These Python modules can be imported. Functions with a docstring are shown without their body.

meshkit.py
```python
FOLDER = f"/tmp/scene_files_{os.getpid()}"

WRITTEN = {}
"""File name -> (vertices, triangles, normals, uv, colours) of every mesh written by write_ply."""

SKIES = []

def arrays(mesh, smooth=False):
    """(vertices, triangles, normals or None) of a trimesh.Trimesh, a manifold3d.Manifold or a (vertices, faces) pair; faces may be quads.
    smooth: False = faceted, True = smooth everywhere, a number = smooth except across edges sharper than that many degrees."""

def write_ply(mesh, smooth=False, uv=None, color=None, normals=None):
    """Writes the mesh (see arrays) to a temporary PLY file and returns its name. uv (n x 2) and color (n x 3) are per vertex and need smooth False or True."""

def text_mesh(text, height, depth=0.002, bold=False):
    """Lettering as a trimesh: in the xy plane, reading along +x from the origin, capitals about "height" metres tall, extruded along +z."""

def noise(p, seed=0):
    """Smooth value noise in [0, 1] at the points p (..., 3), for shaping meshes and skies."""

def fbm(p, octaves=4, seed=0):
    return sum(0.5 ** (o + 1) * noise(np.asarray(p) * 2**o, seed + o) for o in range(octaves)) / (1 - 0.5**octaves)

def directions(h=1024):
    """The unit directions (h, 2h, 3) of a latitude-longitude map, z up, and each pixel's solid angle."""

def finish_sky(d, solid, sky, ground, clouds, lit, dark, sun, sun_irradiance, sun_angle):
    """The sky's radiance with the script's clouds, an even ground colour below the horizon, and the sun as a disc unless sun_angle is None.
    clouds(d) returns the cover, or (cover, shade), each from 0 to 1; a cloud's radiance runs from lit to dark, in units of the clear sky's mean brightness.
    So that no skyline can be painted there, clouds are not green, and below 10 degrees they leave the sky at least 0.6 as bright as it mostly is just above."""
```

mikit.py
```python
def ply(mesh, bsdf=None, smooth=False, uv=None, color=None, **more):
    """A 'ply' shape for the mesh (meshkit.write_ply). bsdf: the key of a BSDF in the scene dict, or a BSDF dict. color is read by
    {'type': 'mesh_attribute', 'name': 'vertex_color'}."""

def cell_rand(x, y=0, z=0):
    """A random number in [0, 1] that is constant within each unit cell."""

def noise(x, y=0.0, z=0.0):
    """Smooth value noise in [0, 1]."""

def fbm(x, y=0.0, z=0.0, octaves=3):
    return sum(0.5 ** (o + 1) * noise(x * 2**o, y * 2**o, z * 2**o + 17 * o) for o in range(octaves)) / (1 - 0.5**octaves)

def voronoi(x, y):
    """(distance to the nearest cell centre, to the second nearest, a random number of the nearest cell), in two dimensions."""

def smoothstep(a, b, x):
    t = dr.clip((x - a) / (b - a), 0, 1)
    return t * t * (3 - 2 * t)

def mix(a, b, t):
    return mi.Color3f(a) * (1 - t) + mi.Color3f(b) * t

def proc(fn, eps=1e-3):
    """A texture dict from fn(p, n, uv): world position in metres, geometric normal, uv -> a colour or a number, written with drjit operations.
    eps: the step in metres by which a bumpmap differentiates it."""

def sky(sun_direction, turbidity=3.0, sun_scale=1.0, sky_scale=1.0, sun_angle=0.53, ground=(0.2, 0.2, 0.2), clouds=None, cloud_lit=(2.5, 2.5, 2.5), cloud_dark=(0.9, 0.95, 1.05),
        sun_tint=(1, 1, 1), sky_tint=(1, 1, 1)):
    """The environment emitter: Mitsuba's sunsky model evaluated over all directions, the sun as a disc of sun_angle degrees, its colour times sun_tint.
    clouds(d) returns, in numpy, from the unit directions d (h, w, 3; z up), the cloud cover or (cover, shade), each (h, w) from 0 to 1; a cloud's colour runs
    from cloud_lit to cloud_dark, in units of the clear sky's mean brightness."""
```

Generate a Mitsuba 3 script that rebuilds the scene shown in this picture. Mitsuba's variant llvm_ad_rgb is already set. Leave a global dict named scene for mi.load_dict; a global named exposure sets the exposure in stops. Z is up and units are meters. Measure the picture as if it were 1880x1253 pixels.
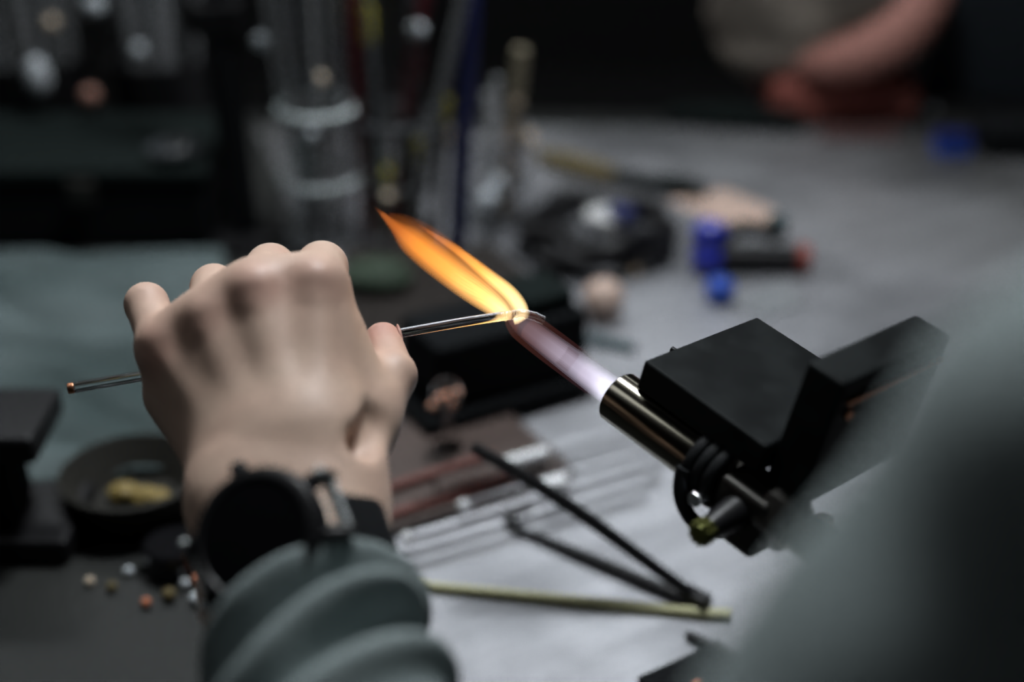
import math, random
import numpy as np, trimesh, mitsuba as mi, mikit, meshkit, drjit as dr
from scipy.interpolate import CubicSpline

scene, labels = {}, {}
T4 = mi.ScalarTransform4f
rng = np.random.default_rng(7)

# ------------------------------------------------------------------ camera
F_PX = 2611.0
CAM_H, PITCH = 0.52, math.radians(28)
CAM = np.array([0.0, 0.0, CAM_H])
RV = np.array([1.0, 0, 0])
FV = np.array([0, math.cos(PITCH), -math.sin(PITCH)])
UV = np.array([0, math.sin(PITCH), math.cos(PITCH)])
scene['camera'] = {
    'type': 'thinlens', 'fov': math.degrees(2 * math.atan(940 / F_PX)), 'fov_axis': 'x',
    'aperture_radius': 0.0107, 'focus_distance': 0.640, 'near_clip': 0.02, 'far_clip': 50.0,
    'to_world': T4().look_at(origin=CAM.tolist(), target=(CAM + FV).tolist(), up=[0, 0, 1])}
exposure = 0.0

# ------------------------------------------------------------------ light: a hanging work lamp over the bench and weak ceiling lamps, the left one added as fill
CEIL = 2.0


def lamp_strength(l, w=1.0):
    return {'type': 'area', 'sampling_weight': w, 'radiance': {'type': 'rgb', 'value': [l * 0.95, l * 1.0, l * 1.03]}}


WORK_LAMP, WORK_AIM, WORK_L = np.array([0.10, 1.02, 1.22]), np.array([-0.06, 0.50, 0.05]), 102.0
LAMPS = [((-1.3, 0.5), (1.2, 0.3), 2.5), ((-0.75, 2.3), (1.2, 0.3), 11.0), ((1.1, 3.0), (1.2, 0.3), 3.5)]


# ------------------------------------------------------------------ helpers
def P(px, py, d):
    """The point that lies d metres in front of the lens plane on the ray of a photo pixel."""
    return CAM + d * (FV + (px - 940) / F_PX * RV - (py - 626.5) / F_PX * UV)


def T(px, py, z=0.0):
    """The point of height z on the ray of a photo pixel."""
    r = FV + (px - 940) / F_PX * RV - (py - 626.5) / F_PX * UV
    return CAM + r * (z - CAM_H) / r[2]


def Y(px, py, y):
    """The point at distance y into the room on the ray of a photo pixel."""
    r = FV + (px - 940) / F_PX * RV - (py - 626.5) / F_PX * UV
    return CAM + r * y / r[1]


def numbered(k):
    if k not in scene and k not in labels:
        return k
    i = 1
    while f'{k}_{i:03d}' in scene or f'{k}_{i:03d}' in labels:
        i += 1
    return f'{k}_{i:03d}'


def thing(name, label, cat, group=None):
    k = numbered(name)
    labels[k] = {'label': label, 'category': cat}
    if group:
        labels[k]['group'] = group
    return k


def part(parent, name, mesh, bsdf, smooth=40, label=None, kind=None, **more):
    k = numbered(parent + '__' + name)
    scene[k] = mikit.ply(mesh, bsdf, smooth=smooth, **more)
    if label or kind:
        labels[k] = {}
        if label:
            labels[k]['label'] = label
        if kind:
            labels[k]['kind'] = kind
    return k


def single(name, mesh, bsdf, label, cat, group=None, smooth=40, kind=None, **more):
    k = thing(name, label, cat, group)
    if kind:
        labels[k]['kind'] = kind
    scene[k] = mikit.ply(mesh, bsdf, smooth=smooth, **more)
    return k


def struct(name, mesh, bsdf, label=None):
    scene[name] = mikit.ply(mesh, bsdf)
    labels[name] = {'kind': 'structure'}
    if label:
        labels[name]['label'] = label


def unit(v):
    v = np.asarray(v, float)
    return v / np.linalg.norm(v)


def cat(*ms):
    return trimesh.util.concatenate(list(ms))


def frame(z, x=None):
    z = unit(z)
    x = np.array([1.0, 0, 0]) if x is None else np.asarray(x, float)
    if abs(unit(x) @ z) > 0.98:
        x = np.array([0, 1.0, 0])
    x = unit(x - (x @ z) * z)
    return np.stack([x, np.cross(z, x), z], 1)


def place(mesh, o, axes):
    m = mesh.copy()
    m.vertices = m.vertices @ np.asarray(axes).T + np.asarray(o)
    return m


def lathe(profile, n=40, close=True):
    """profile: (r, z) pairs, outside going up, turned about z."""
    pr = np.asarray(profile, float)
    a = np.arange(n) * 2 * np.pi / n
    k = len(pr)
    v = np.stack([pr[:, None, 0] * np.cos(a), pr[:, None, 0] * np.sin(a), np.repeat(pr[:, None, 1], n, 1)], -1).reshape(-1, 3)
    i, j = np.meshgrid(np.arange(k - 1), np.arange(n), indexing='ij')
    q = np.stack([i * n + j, i * n + (j + 1) % n, (i + 1) * n + (j + 1) % n, (i + 1) * n + j], -1).reshape(-1, 4)
    f = np.vstack([q[:, [0, 1, 2]], q[:, [0, 2, 3]]])
    m = trimesh.Trimesh(v, f, process=False)
    m.merge_vertices()
    m.update_faces(m.nondegenerate_faces())
    return m


def rod(a, b, r, r2=None, n=16, bevel=0.25):
    """A closed straight rod from a to b with softly rounded ends."""
    a, b = np.asarray(a, float), np.asarray(b, float)
    r2 = r if r2 is None else r2
    L = np.linalg.norm(b - a)
    e = min(bevel * r, L * 0.3)
    pr = [(0, 0), (r - e, 0), (r - e * 0.3, e * 0.3), (r, e), (r2, L - e), (r2 - e * 0.3, L - e * 0.3), (r2 - e, L), (0, L)]
    return place(lathe(pr, n), a, frame(b - a))


def tube(points, radii, n=20, sub=8, caps=True, flat=None):
    """A smooth closed tube through the points; flat=(direction, factor) squeezes its section."""
    p = np.asarray(points, float)
    rr = np.broadcast_to(np.asarray(radii, float), (len(p),))
    t = np.concatenate([[0], np.cumsum(np.linalg.norm(np.diff(p, axis=0), axis=1))])
    u = np.linspace(0, t[-1], (len(p) - 1) * sub + 1)
    if len(p) > 2:
        q = CubicSpline(t, p)(u)
    else:
        q = np.stack([np.interp(u, t, p[:, k]) for k in range(3)], 1)
    from scipy.interpolate import PchipInterpolator
    r = PchipInterpolator(t, rr)(u)
    d = np.gradient(q, axis=0)
    d /= np.linalg.norm(d, axis=1, keepdims=True)
    x = frame(d[0])[:, 0]
    xs = []
    for k in range(len(q)):
        x = unit(x - (x @ d[k]) * d[k])
        xs.append(x)
    xs = np.array(xs)
    ys = np.cross(d, xs)
    a = np.arange(n) * 2 * np.pi / n
    off = np.cos(a)[None, :, None] * xs[:, None] + np.sin(a)[None, :, None] * ys[:, None]
    if flat is not None:
        fd = unit(flat[0])
        off = off - (off @ fd)[..., None] * fd * (1 - flat[1])
    v = (q[:, None] + r[:, None, None] * off).reshape(-1, 3)
    m = len(q)
    i, j = np.meshgrid(np.arange(m - 1), np.arange(n), indexing='ij')
    qd = np.stack([i * n + j, i * n + (j + 1) % n, (i + 1) * n + (j + 1) % n, (i + 1) * n + j], -1).reshape(-1, 4)
    f = [qd[:, [0, 1, 2]], qd[:, [0, 2, 3]]]
    if caps:
        v = np.vstack([v, q[:1], q[-1:]])
        k = np.arange(n)
        f.append(np.stack([np.full(n, m * n), (k + 1) % n, k], 1))
        f.append(np.stack([np.full(n, m * n + 1), (m - 1) * n + k, (m - 1) * n + (k + 1) % n], 1))
    return trimesh.Trimesh(v, np.vstack(f), process=False)


def rbox(lo, hi, r=0.002):
    """A box with rounded edges between two corners."""
    import manifold3d as m3
    lo, hi = np.asarray(lo, float), np.asarray(hi, float)
    r = min(r, (hi - lo).min() * 0.45)
    pts = []
    s = trimesh.creation.icosphere(1).vertices * r
    for c in np.ndindex(2, 2, 2):
        pts.append(np.where(np.array(c) == 0, lo + r, hi - r) + s)
    mm = m3.Manifold.hull_points(np.vstack(pts)).to_mesh()
    return trimesh.Trimesh(mm.vert_properties[:, :3], mm.tri_verts, process=False)


def box(lo, hi):
    return trimesh.creation.box(bounds=[lo, hi])


def ring_pts(n, r0, r1, z=0.0, a0=0.0, a1=2 * np.pi):
    a = np.linspace(a0, a1, n)
    return np.stack([r0 * np.cos(a), r1 * np.sin(a), 0 * a + z], 1)


def lump(c, r, seed=0, amp=0.25, freq=2.0, sub=3):
    """An uneven rounded lump with half-axes r."""
    m = trimesh.creation.icosphere(sub)
    v = m.vertices.copy()
    k = 1 + amp * (meshkit.fbm(v * freq + 10.3 * seed + 5, 3, seed) - 0.5) * 2
    m.vertices = v * k[:, None] * np.asarray(r) + np.asarray(c)
    return m


# --- implicit surfaces: round cones joined softly, meshed by surface nets
def d_cone(p, a, b, ra, rb):
    ab = b - a
    h = np.clip(((p - a) @ ab) / (ab @ ab), 0, 1)
    return np.linalg.norm(p - a - h[..., None] * ab, axis=-1) - (ra + (rb - ra) * h)


def smin(a, b, k):
    h = np.maximum(k - np.abs(a - b), 0) / k
    return np.minimum(a, b) - h * h * k * 0.25


def surface_nets(fn, lo, hi, step):
    lo, hi = np.asarray(lo, float), np.asarray(hi, float)
    n = np.ceil((hi - lo) / step).astype(int) + 1
    ax = [lo[k] + step * np.arange(n[k]) for k in range(3)]
    val = np.empty(n)
    for s in range(0, n[0], 16):
        g = np.stack(np.meshgrid(ax[0][s:s + 16], ax[1], ax[2], indexing='ij'), -1)
        val[s:s + 16] = fn(g)
    inside = val < 0
    c = np.zeros(n - 1)
    pos = np.zeros(tuple(n - 1) + (3,))
    cnt = np.zeros(n - 1)
    corner = [np.array(q) for q in np.ndindex(2, 2, 2)]
    sl = lambda q: tuple(slice(q[k], q[k] + n[k] - 1) for k in range(3))
    for a in range(8):
        for b in range(a + 1, 8):
            if np.abs(corner[a] - corner[b]).sum() != 1:
                continue
            va, vb = val[sl(corner[a])], val[sl(corner[b])]
            cr = (va < 0) != (vb < 0)
            t = np.where(cr, va / np.where(cr, va - vb, 1), 0)
            pos += np.where(cr[..., None], corner[a] + t[..., None] * (corner[b] - corner[a]), 0)
            cnt += cr
    act = cnt > 0
    idx = -np.ones(n - 1, int)
    idx[act] = np.arange(act.sum())
    cell = np.argwhere(act)
    v = lo + step * (cell + pos[act] / cnt[act][:, None])
    faces = []
    for k in range(3):
        u, w = [(1, 2), (2, 0), (0, 1)][k]
        s0 = [slice(1, n[0] - 1), slice(1, n[1] - 1), slice(1, n[2] - 1)]
        s1 = list(s0)
        s0[k] = slice(0, n[k] - 1)
        s1[k] = slice(1, n[k])
        i0, i1 = inside[tuple(s0)], inside[tuple(s1)]
        w_ = np.argwhere(i0 != i1)
        off = np.ones(3, int)
        off[k] = 0
        base = w_ + off
        eu, ew = np.eye(3, dtype=int)[u], np.eye(3, dtype=int)[w]
        get = lambda q: idx[q[:, 0], q[:, 1], q[:, 2]]
        a, b, cc, d = get(base - eu - ew), get(base - ew), get(base), get(base - eu)
        fl = i0[tuple(w_.T)]
        q = np.where(fl[:, None], np.stack([a, b, cc, d], 1), np.stack([a, d, cc, b], 1))
        faces += [q[:, [0, 1, 2]], q[:, [0, 2, 3]]]
    f = np.vstack(faces)
    return trimesh.Trimesh(v, f[(f >= 0).all(1)], process=False)


# ------------------------------------------------------------------ materials
def rgb(c):
    return {'type': 'rgb', 'value': list(map(float, c))}


def principled(name, color, rough=0.5, metallic=0.0, spec=0.5, bump=None, bump_scale=1.0, twosided=True, **more):
    b = {'type': 'principled', 'base_color': color if isinstance(color, dict) else rgb(color), 'roughness': rough if isinstance(rough, dict) else float(rough),
         'metallic': float(metallic), 'specular': float(spec), **more}
    if bump is not None:
        b = {'type': 'bumpmap', 'arbitrary': bump, 'scale': float(bump_scale), 'bsdf': b}
    scene[name] = {'type': 'twosided', 'bsdf': b} if twosided else b
    return name


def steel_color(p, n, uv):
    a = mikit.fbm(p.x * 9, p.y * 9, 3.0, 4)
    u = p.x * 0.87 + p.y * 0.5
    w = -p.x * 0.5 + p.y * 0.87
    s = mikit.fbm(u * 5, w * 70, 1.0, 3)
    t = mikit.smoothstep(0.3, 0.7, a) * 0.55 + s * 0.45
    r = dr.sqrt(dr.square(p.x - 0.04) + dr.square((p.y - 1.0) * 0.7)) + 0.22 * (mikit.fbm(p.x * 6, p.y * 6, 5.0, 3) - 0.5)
    light_pool = 1 - mikit.smoothstep(0.18, 0.50, r)          # pool of light painted into the colour, darker farther off
    return mikit.mix(mikit.mix([0.13, 0.13, 0.132], [0.34, 0.34, 0.345], t), mikit.mix([0.18, 0.185, 0.20], [0.55, 0.555, 0.59], t), light_pool)


def steel_rough(p, n, uv):
    return 0.36 + 0.3 * mikit.fbm(p.x * 14, p.y * 14, 7.0, 3)


def slate_color(p, n, uv):
    a = mikit.fbm(p.x * 12, p.y * 12, 9.0, 4)
    return mikit.mix([0.010, 0.0115, 0.0115], [0.028, 0.029, 0.027], a)


def cloth_color(p, n, uv):
    a = mikit.smoothstep(0.25, 0.75, mikit.fbm(p.x * 9 + p.y * 4, p.y * 14, 1.0, 3))
    return mikit.mix([0.030, 0.050, 0.050], [0.090, 0.120, 0.122], a)


def wood_color(p, n, uv):
    u, w = p.x * 0.87 + p.y * 0.5, -p.x * 0.5 + p.y * 0.87
    g = mikit.fbm(u * 12, w * 160, p.z * 60, 3)
    return mikit.mix([0.030, 0.020, 0.017], [0.085, 0.055, 0.046], g)


def sweat_color(p, n, uv):
    a = mikit.fbm(p.x * 900, p.y * 900, p.z * 900, 2)
    b = mikit.fbm(p.x * 40, p.y * 40, p.z * 40, 2)
    return mikit.mix([0.155, 0.185, 0.185], [0.235, 0.275, 0.275], 0.5 * a + 0.5 * b)


def sweat_bump(p, n, uv):
    return mikit.fbm(p.x * 700, p.y * 700, p.z * 700, 2)


def graphite_color(p, n, uv):
    a = mikit.fbm(p.x * 60, p.y * 60, p.z * 60, 4)
    return mikit.mix([0.005, 0.006, 0.0065], [0.012, 0.014, 0.0145], mikit.smoothstep(0.3, 0.75, a))


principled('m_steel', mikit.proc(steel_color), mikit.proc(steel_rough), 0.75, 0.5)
principled('m_slate', mikit.proc(slate_color), 0.5, spec=0.25)
principled('m_teal_cloth', mikit.proc(cloth_color), 0.7)
principled('m_wood', mikit.proc(wood_color), 0.55)
principled('m_sweat', mikit.proc(sweat_color), 0.9, spec=0.2, sheen=0.4)
principled('m_graphite', mikit.proc(graphite_color), 0.55, spec=0.06)
principled('m_black', (0.008, 0.008, 0.009), 0.4, spec=0.3)
principled('m_black_matte', (0.007, 0.008, 0.009), 0.8, spec=0.08)
principled('m_black_gloss', (0.006, 0.006, 0.007), 0.12)
principled('m_gunmetal', (0.17, 0.155, 0.125), 0.16, 1.0)
principled('m_dark_steel', (0.035, 0.033, 0.030), 0.4, 0.7, spec=0.3)
principled('m_steel_pin', (0.80, 0.84, 0.84), 0.35, 0.5)
principled('m_chrome', (0.9, 0.92, 0.95), 0.18, 1.0)
principled('m_brass', (0.11, 0.115, 0.03), 0.4, 0.7)
principled('m_copper', (0.75, 0.33, 0.18), 0.35, 1.0)
principled('m_rubber', (0.008, 0.009, 0.010), 0.6, spec=0.15)
principled('m_wall', (0.012, 0.0125, 0.013), 0.8)
principled('m_floor', (0.012, 0.012, 0.0125), 0.7)
principled('m_ceiling', (0.06, 0.06, 0.06), 0.85)
principled('m_white_metal', (0.6, 0.6, 0.6), 0.5)
principled('m_pale_yellow', (0.46, 0.45, 0.25), 0.55)
principled('m_tan', (0.33, 0.25, 0.17), 0.6)
principled('m_beige', mikit.proc(lambda p, n, uv: mikit.mix([0.10, 0.085, 0.07], [0.36, 0.31, 0.26], mikit.smoothstep(0.3, 0.7, mikit.fbm(p.x * 16, p.y * 16, p.z * 16, 2)))), 0.8)
principled('m_pink', (0.42, 0.19, 0.155), 0.75)
principled('m_redbrown', (0.16, 0.055, 0.045), 0.7)
principled('m_cream', (0.55, 0.40, 0.33), 0.5)
principled('m_blue', (0.02, 0.03, 0.34), 0.35)
principled('m_bright_blue', (0.02, 0.075, 0.42), 0.35)
principled('m_navy', (0.010, 0.016, 0.10), 0.3)
principled('m_dark_navy', (0.016, 0.022, 0.028), 0.6)
principled('m_red', (0.25, 0.035, 0.02), 0.4)
principled('m_dark_red', (0.10, 0.012, 0.018), 0.35)
principled('m_yellow', (0.50, 0.44, 0.03), 0.4)
principled('m_olive', (0.12, 0.09, 0.03), 0.7)
principled('m_ochre', (0.25, 0.18, 0.05), 0.6)
principled('m_teal', (0.03, 0.075, 0.085), 0.5)
principled('m_dark_green', (0.008, 0.012, 0.0115), 0.85, spec=0.08)
principled('m_milky_glass', (0.36, 0.37, 0.38), 0.15)
principled('m_grey_glass', (0.16, 0.17, 0.18), 0.12)
principled('m_smoke_glass', (0.05, 0.055, 0.06), 0.10)
principled('m_silver_bead', (0.75, 0.80, 0.84), 0.22, 0.3)
principled('m_bronze_bead', (0.85, 0.70, 0.54), 0.22, 0.3)
principled('m_copper_bead', (0.70, 0.26, 0.14), 0.22, 0.3)
principled('m_rose_bead', (0.42, 0.22, 0.17), 0.3, 0.2)
principled('m_white_glint', (0.92, 0.93, 0.95), 0.12)  # plain white for pieces that stand in for glints on glass
principled('m_clear_rim', (0.62, 0.68, 0.68), 0.12)
principled('m_dull_beige', (0.20, 0.175, 0.12), 0.5)
principled('m_brick', (0.30, 0.085, 0.065), 0.7)
principled('m_dull_red', (0.075, 0.038, 0.036), 0.8)
principled('m_iron', (0.022, 0.018, 0.016), 0.6, spec=0.25)
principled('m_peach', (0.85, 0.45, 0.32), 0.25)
principled('m_moss', (0.035, 0.055, 0.035), 0.8)
principled('m_grey_plate', (0.20, 0.21, 0.22), 0.4)
principled('m_ceramic', (0.022, 0.021, 0.018), 0.65, spec=0.15)
principled('m_skin', {'type': 'mesh_attribute', 'name': 'vertex_color'}, 0.5, spec=0.35)
principled('m_nail', (0.50, 0.29, 0.24), 0.3)
scene['m_glass'] = {'type': 'dielectric', 'int_ior': 1.47}
scene['m_thin_glass'] = {'type': 'thindielectric', 'int_ior': 1.5}
scene['m_flame'] = {'type': 'null'}

# ------------------------------------------------------------------ the room
ROOM = dict(x0=-2.8, x1=2.8, y0=-1.6, y1=4.2, z0=-0.78)


def slab(lo, hi):
    return box(lo, hi)


struct('floor', slab([ROOM['x0'], ROOM['y0'], ROOM['z0'] - 0.05], [ROOM['x1'], ROOM['y1'], ROOM['z0']]), 'm_floor')
struct('ceiling', slab([ROOM['x0'], ROOM['y0'], CEIL], [ROOM['x1'], ROOM['y1'], CEIL + 0.05]), 'm_ceiling')
struct('wall_left', slab([ROOM['x0'] - 0.05, ROOM['y0'], ROOM['z0']], [ROOM['x0'], ROOM['y1'], CEIL]), 'm_wall')
struct('wall_right', slab([ROOM['x1'], ROOM['y0'], ROOM['z0']], [ROOM['x1'] + 0.05, ROOM['y1'], CEIL]), 'm_wall')
struct('wall_back', slab([ROOM['x0'], ROOM['y1'], ROOM['z0']], [ROOM['x1'], ROOM['y1'] + 0.05, CEIL]), 'm_wall')
struct('wall_front', slab([ROOM['x0'], ROOM['y0'] - 0.05, ROOM['z0']], [ROOM['x1'], ROOM['y0'], CEIL]), 'm_wall')
LAMP_LABEL = ['white ceiling lamp added as fill over the left end of the bench', 'white ceiling lamp at the back left of the workshop', 'white ceiling lamp at the back right of the workshop']
for (cx, cy), (sx, sy), l in LAMPS:
    k = thing('ceiling_lamp', LAMP_LABEL.pop(0), 'lamp')
    part(k, 'housing', rbox([cx - sx / 2 - 0.03, cy - sy / 2 - 0.03, CEIL - 0.05], [cx + sx / 2 + 0.03, cy + sy / 2 + 0.03, CEIL], 0.008), 'm_white_metal')
    part(k, 'diffuser', box([cx - sx / 2, cy - sy / 2, CEIL - 0.062], [cx + sx / 2, cy + sy / 2, CEIL - 0.0502]), 'm_white_metal', smooth=False, emitter=lamp_strength(l))

k = thing('work_lamp', 'black hanging work lamp with a bright disc above the bench', 'lamp')
WLA = frame(WORK_LAMP - WORK_AIM)
part(k, 'shade', place(lathe([(.150, -.085), (.155, -.085), (.135, .0), (.06, .10), (.03, .13), (0, .13), (0, .122), (.026, .122), (.055, .094), (.130, -.002)] + [(.150, -.085)], 48), WORK_LAMP, WLA), 'm_black')
part(k, 'light_disc', place(lathe([(0, -.006), (.115, -.006), (.118, .0), (0, .0)], 40), WORK_LAMP, WLA), 'm_white_metal', smooth=False, emitter=lamp_strength(WORK_L, 3.0))
wl_top = WORK_LAMP + WLA @ np.array([0, 0, .13])
part(k, 'cord', tube([wl_top - WLA[:, 2] * .002, wl_top + WLA[:, 2] * .05 + np.array([0, 0, .03]), wl_top * [1, 1, 0] + WLA[:, 2] * .05 * np.array([1, 1, 0]) + np.array([0, 0, CEIL])], .005, n=10), 'm_black')

# ------------------------------------------------------------------ the bench and the steel sheet on it
k = thing('workbench', 'long dark workbench that carries the torch and the tools', 'workbench')
part(k, 'bench_top', rbox([-1.25, 0.14, -0.045], [1.35, 1.52, 0.0], 0.004), 'm_slate', label='dark stained bench top')
for lx in (-1.15, 1.25):
    for ly in (0.24, 1.42):
        part(k, 'leg', rbox([lx - 0.035, ly - 0.035, ROOM['z0']], [lx + 0.035, ly + 0.035, -0.045], 0.004), 'm_dark_steel')


def flat_sheet(pts, z0, z1):
    import shapely
    poly = shapely.Polygon([(p[0], p[1]) for p in pts])
    m = trimesh.creation.extrude_polygon(poly, z1 - z0, engine='earcut')
    m.apply_translation([0, 0, z0])
    return m


SH = 0.0015
sheet = [T(640, 1700), T(1900, 1700), (1.25, 0.45), (1.25, 1.50), T(470, 235), T(560, 420), T(640, 900)]
sheet[3] = (1.25, 1.46)
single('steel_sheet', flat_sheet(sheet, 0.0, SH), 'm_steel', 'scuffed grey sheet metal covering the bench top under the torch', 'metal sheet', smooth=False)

# ------------------------------------------------------------------ the person: hand, sleeve, shirt
SKIN = np.array([0.55, 0.385, 0.30])


def C(*a):
    return P(*a)


WR = [C(476, 912, .561), C(588, 912, .559)]
FA = [C(505, 1090, .528), C(602, 1090, .528)]
M2, M3, M4, M5 = C(580, 525, .589), C(470, 537, .586), C(384, 588, .590), C(300, 640, .598)
B2, B3, B4, B5 = C(590, 800, .564), C(545, 812, .562), C(500, 825, .564), C(455, 838, .570)
P2, P3, P4, P5 = C(591, 491, .624), C(497, 493, .630), C(393, 528, .628), C(269, 559, .622)
D2, D3, D4, D5 = C(604, 600, .656), C(510, 615, .658), C(420, 635, .652), C(320, 655, .640)
T2, T3, T4_, T5 = C(606, 672, .650), C(520, 688, .650), C(435, 705, .644), C(345, 712, .632)
TC, TM, TI, TT = C(645, 852, .566), C(678, 768, .588), C(721, 690, .609), C(703, 626, .632)
BONES = [  # (a, b, ra, rb, softness)
    (WR[0], WR[1], .0200, .0203, .02), (FA[0], FA[1], .024, .024, .02),
    (WR[0], FA[0], .0200, .0235, .02), (WR[1], FA[1], .0203, .0235, .02),
    (B2, M2, .0145, .0122, .012), (B3, M3, .0142, .0122, .007), (B4, M4, .0140, .0114, .007), (B5, M5, .0138, .0104, .007),
    (B2, WR[1], .0145, .019, .022), (B3, (WR[0] + WR[1]) / 2, .0142, .019, .022), (B4, WR[0], .0140, .019, .022), (B5, WR[0], .0138, .019, .022),
    (C(330, 722, .606), C(432, 852, .577), .0155, .0175, .012),
    (C(420, 680, .602), C(560, 690, .602), .014, .016, .015), (C(470, 780, .59), C(600, 780, .59), .015, .016, .015),
    (M2 + .004 * FV, M3 + .004 * FV, .0104, .0104, .010), (M3 + .004 * FV, M4 + .004 * FV, .0100, .0098, .010), (M4 + .005 * FV, M5 + .004 * FV, .0092, .0088, .010),
    ((M2 + M3) / 2 + .0006 * FV, (B2 + B3) / 2, .0116, .0138, .012), ((M3 + M4) / 2 + .0012 * FV, (B3 + B4) / 2, .0118, .0137, .012), ((M4 + M5) / 2 + .0016 * FV, (B4 + B5) / 2, .0116, .0137, .012),
    (M2, P2, .0118, .0112, .005), (M3, P3, .0118, .0108, .005), (M4, P4, .0108, .0100, .005), (M5, P5, .0098, .0092, .005),
    (P2, D2, .0108, .0090, .003), (P3, D3, .0105, .0090, .003), (P4, D4, .0098, .0085, .003), (P5, D5, .0090, .0076, .003),
    (D2, T2, .0090, .0080, .003), (D3, T3, .0090, .0080, .003), (D4, T4_, .0085, .0078, .003), (D5, T5, .0076, .0070, .003),
    (C(598, 632, .598), C(650, 742, .592), .0180, .0165, .014),
    (TC, TM, .0120, .0110, .008), (TM, TI, .0110, .0102, .006), (TI, TT, .0098, .0084, .003),
    (C(640, 800, .590), C(674, 730, .614), .016, .0125, .012),
]
# tendons and knuckle caps on the back of the hand
toward = lambda p, r: p + unit(CAM - p) * r
for b, m, rb, rm in ((B2, M2, .0125, .0104), (B3, M3, .0124, .0106), (B4, M4, .0122, .0099), (B5, M5, .0120, .0090)):
    BONES.append((toward(b, rb), toward(m, rm), .0026, .0040, .008))
for m, rm in ((M2, .0100), (M3, .0106), (M4, .0092), (M5, .0086)):
    BONES.append((toward(m, rm) - .003 * UV, toward(m, rm) + .003 * UV, .0041, .0041, .010))
DENT = [(C(655, 818, .5515), C(696, 772, .566), .0058, .0058)]
lo_, hi_ = np.min([b[0] for b in BONES], 0) - .032, np.max([b[0] for b in BONES], 0) + .032
lo_, hi_ = np.minimum(lo_, np.min([b[1] for b in BONES], 0) - .032), np.maximum(hi_, np.max([b[1] for b in BONES], 0) + .032)


def hand_sdf(p):
    d = None
    for a, b, ra, rb, k in BONES:
        e = d_cone(p, a, b, ra, rb)
        d = e if d is None else smin(d, e, k)
    for a, b, ra, rb in DENT:
        d = -smin(-d, d_cone(p, a, b, ra, rb), .008)
    return d


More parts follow.
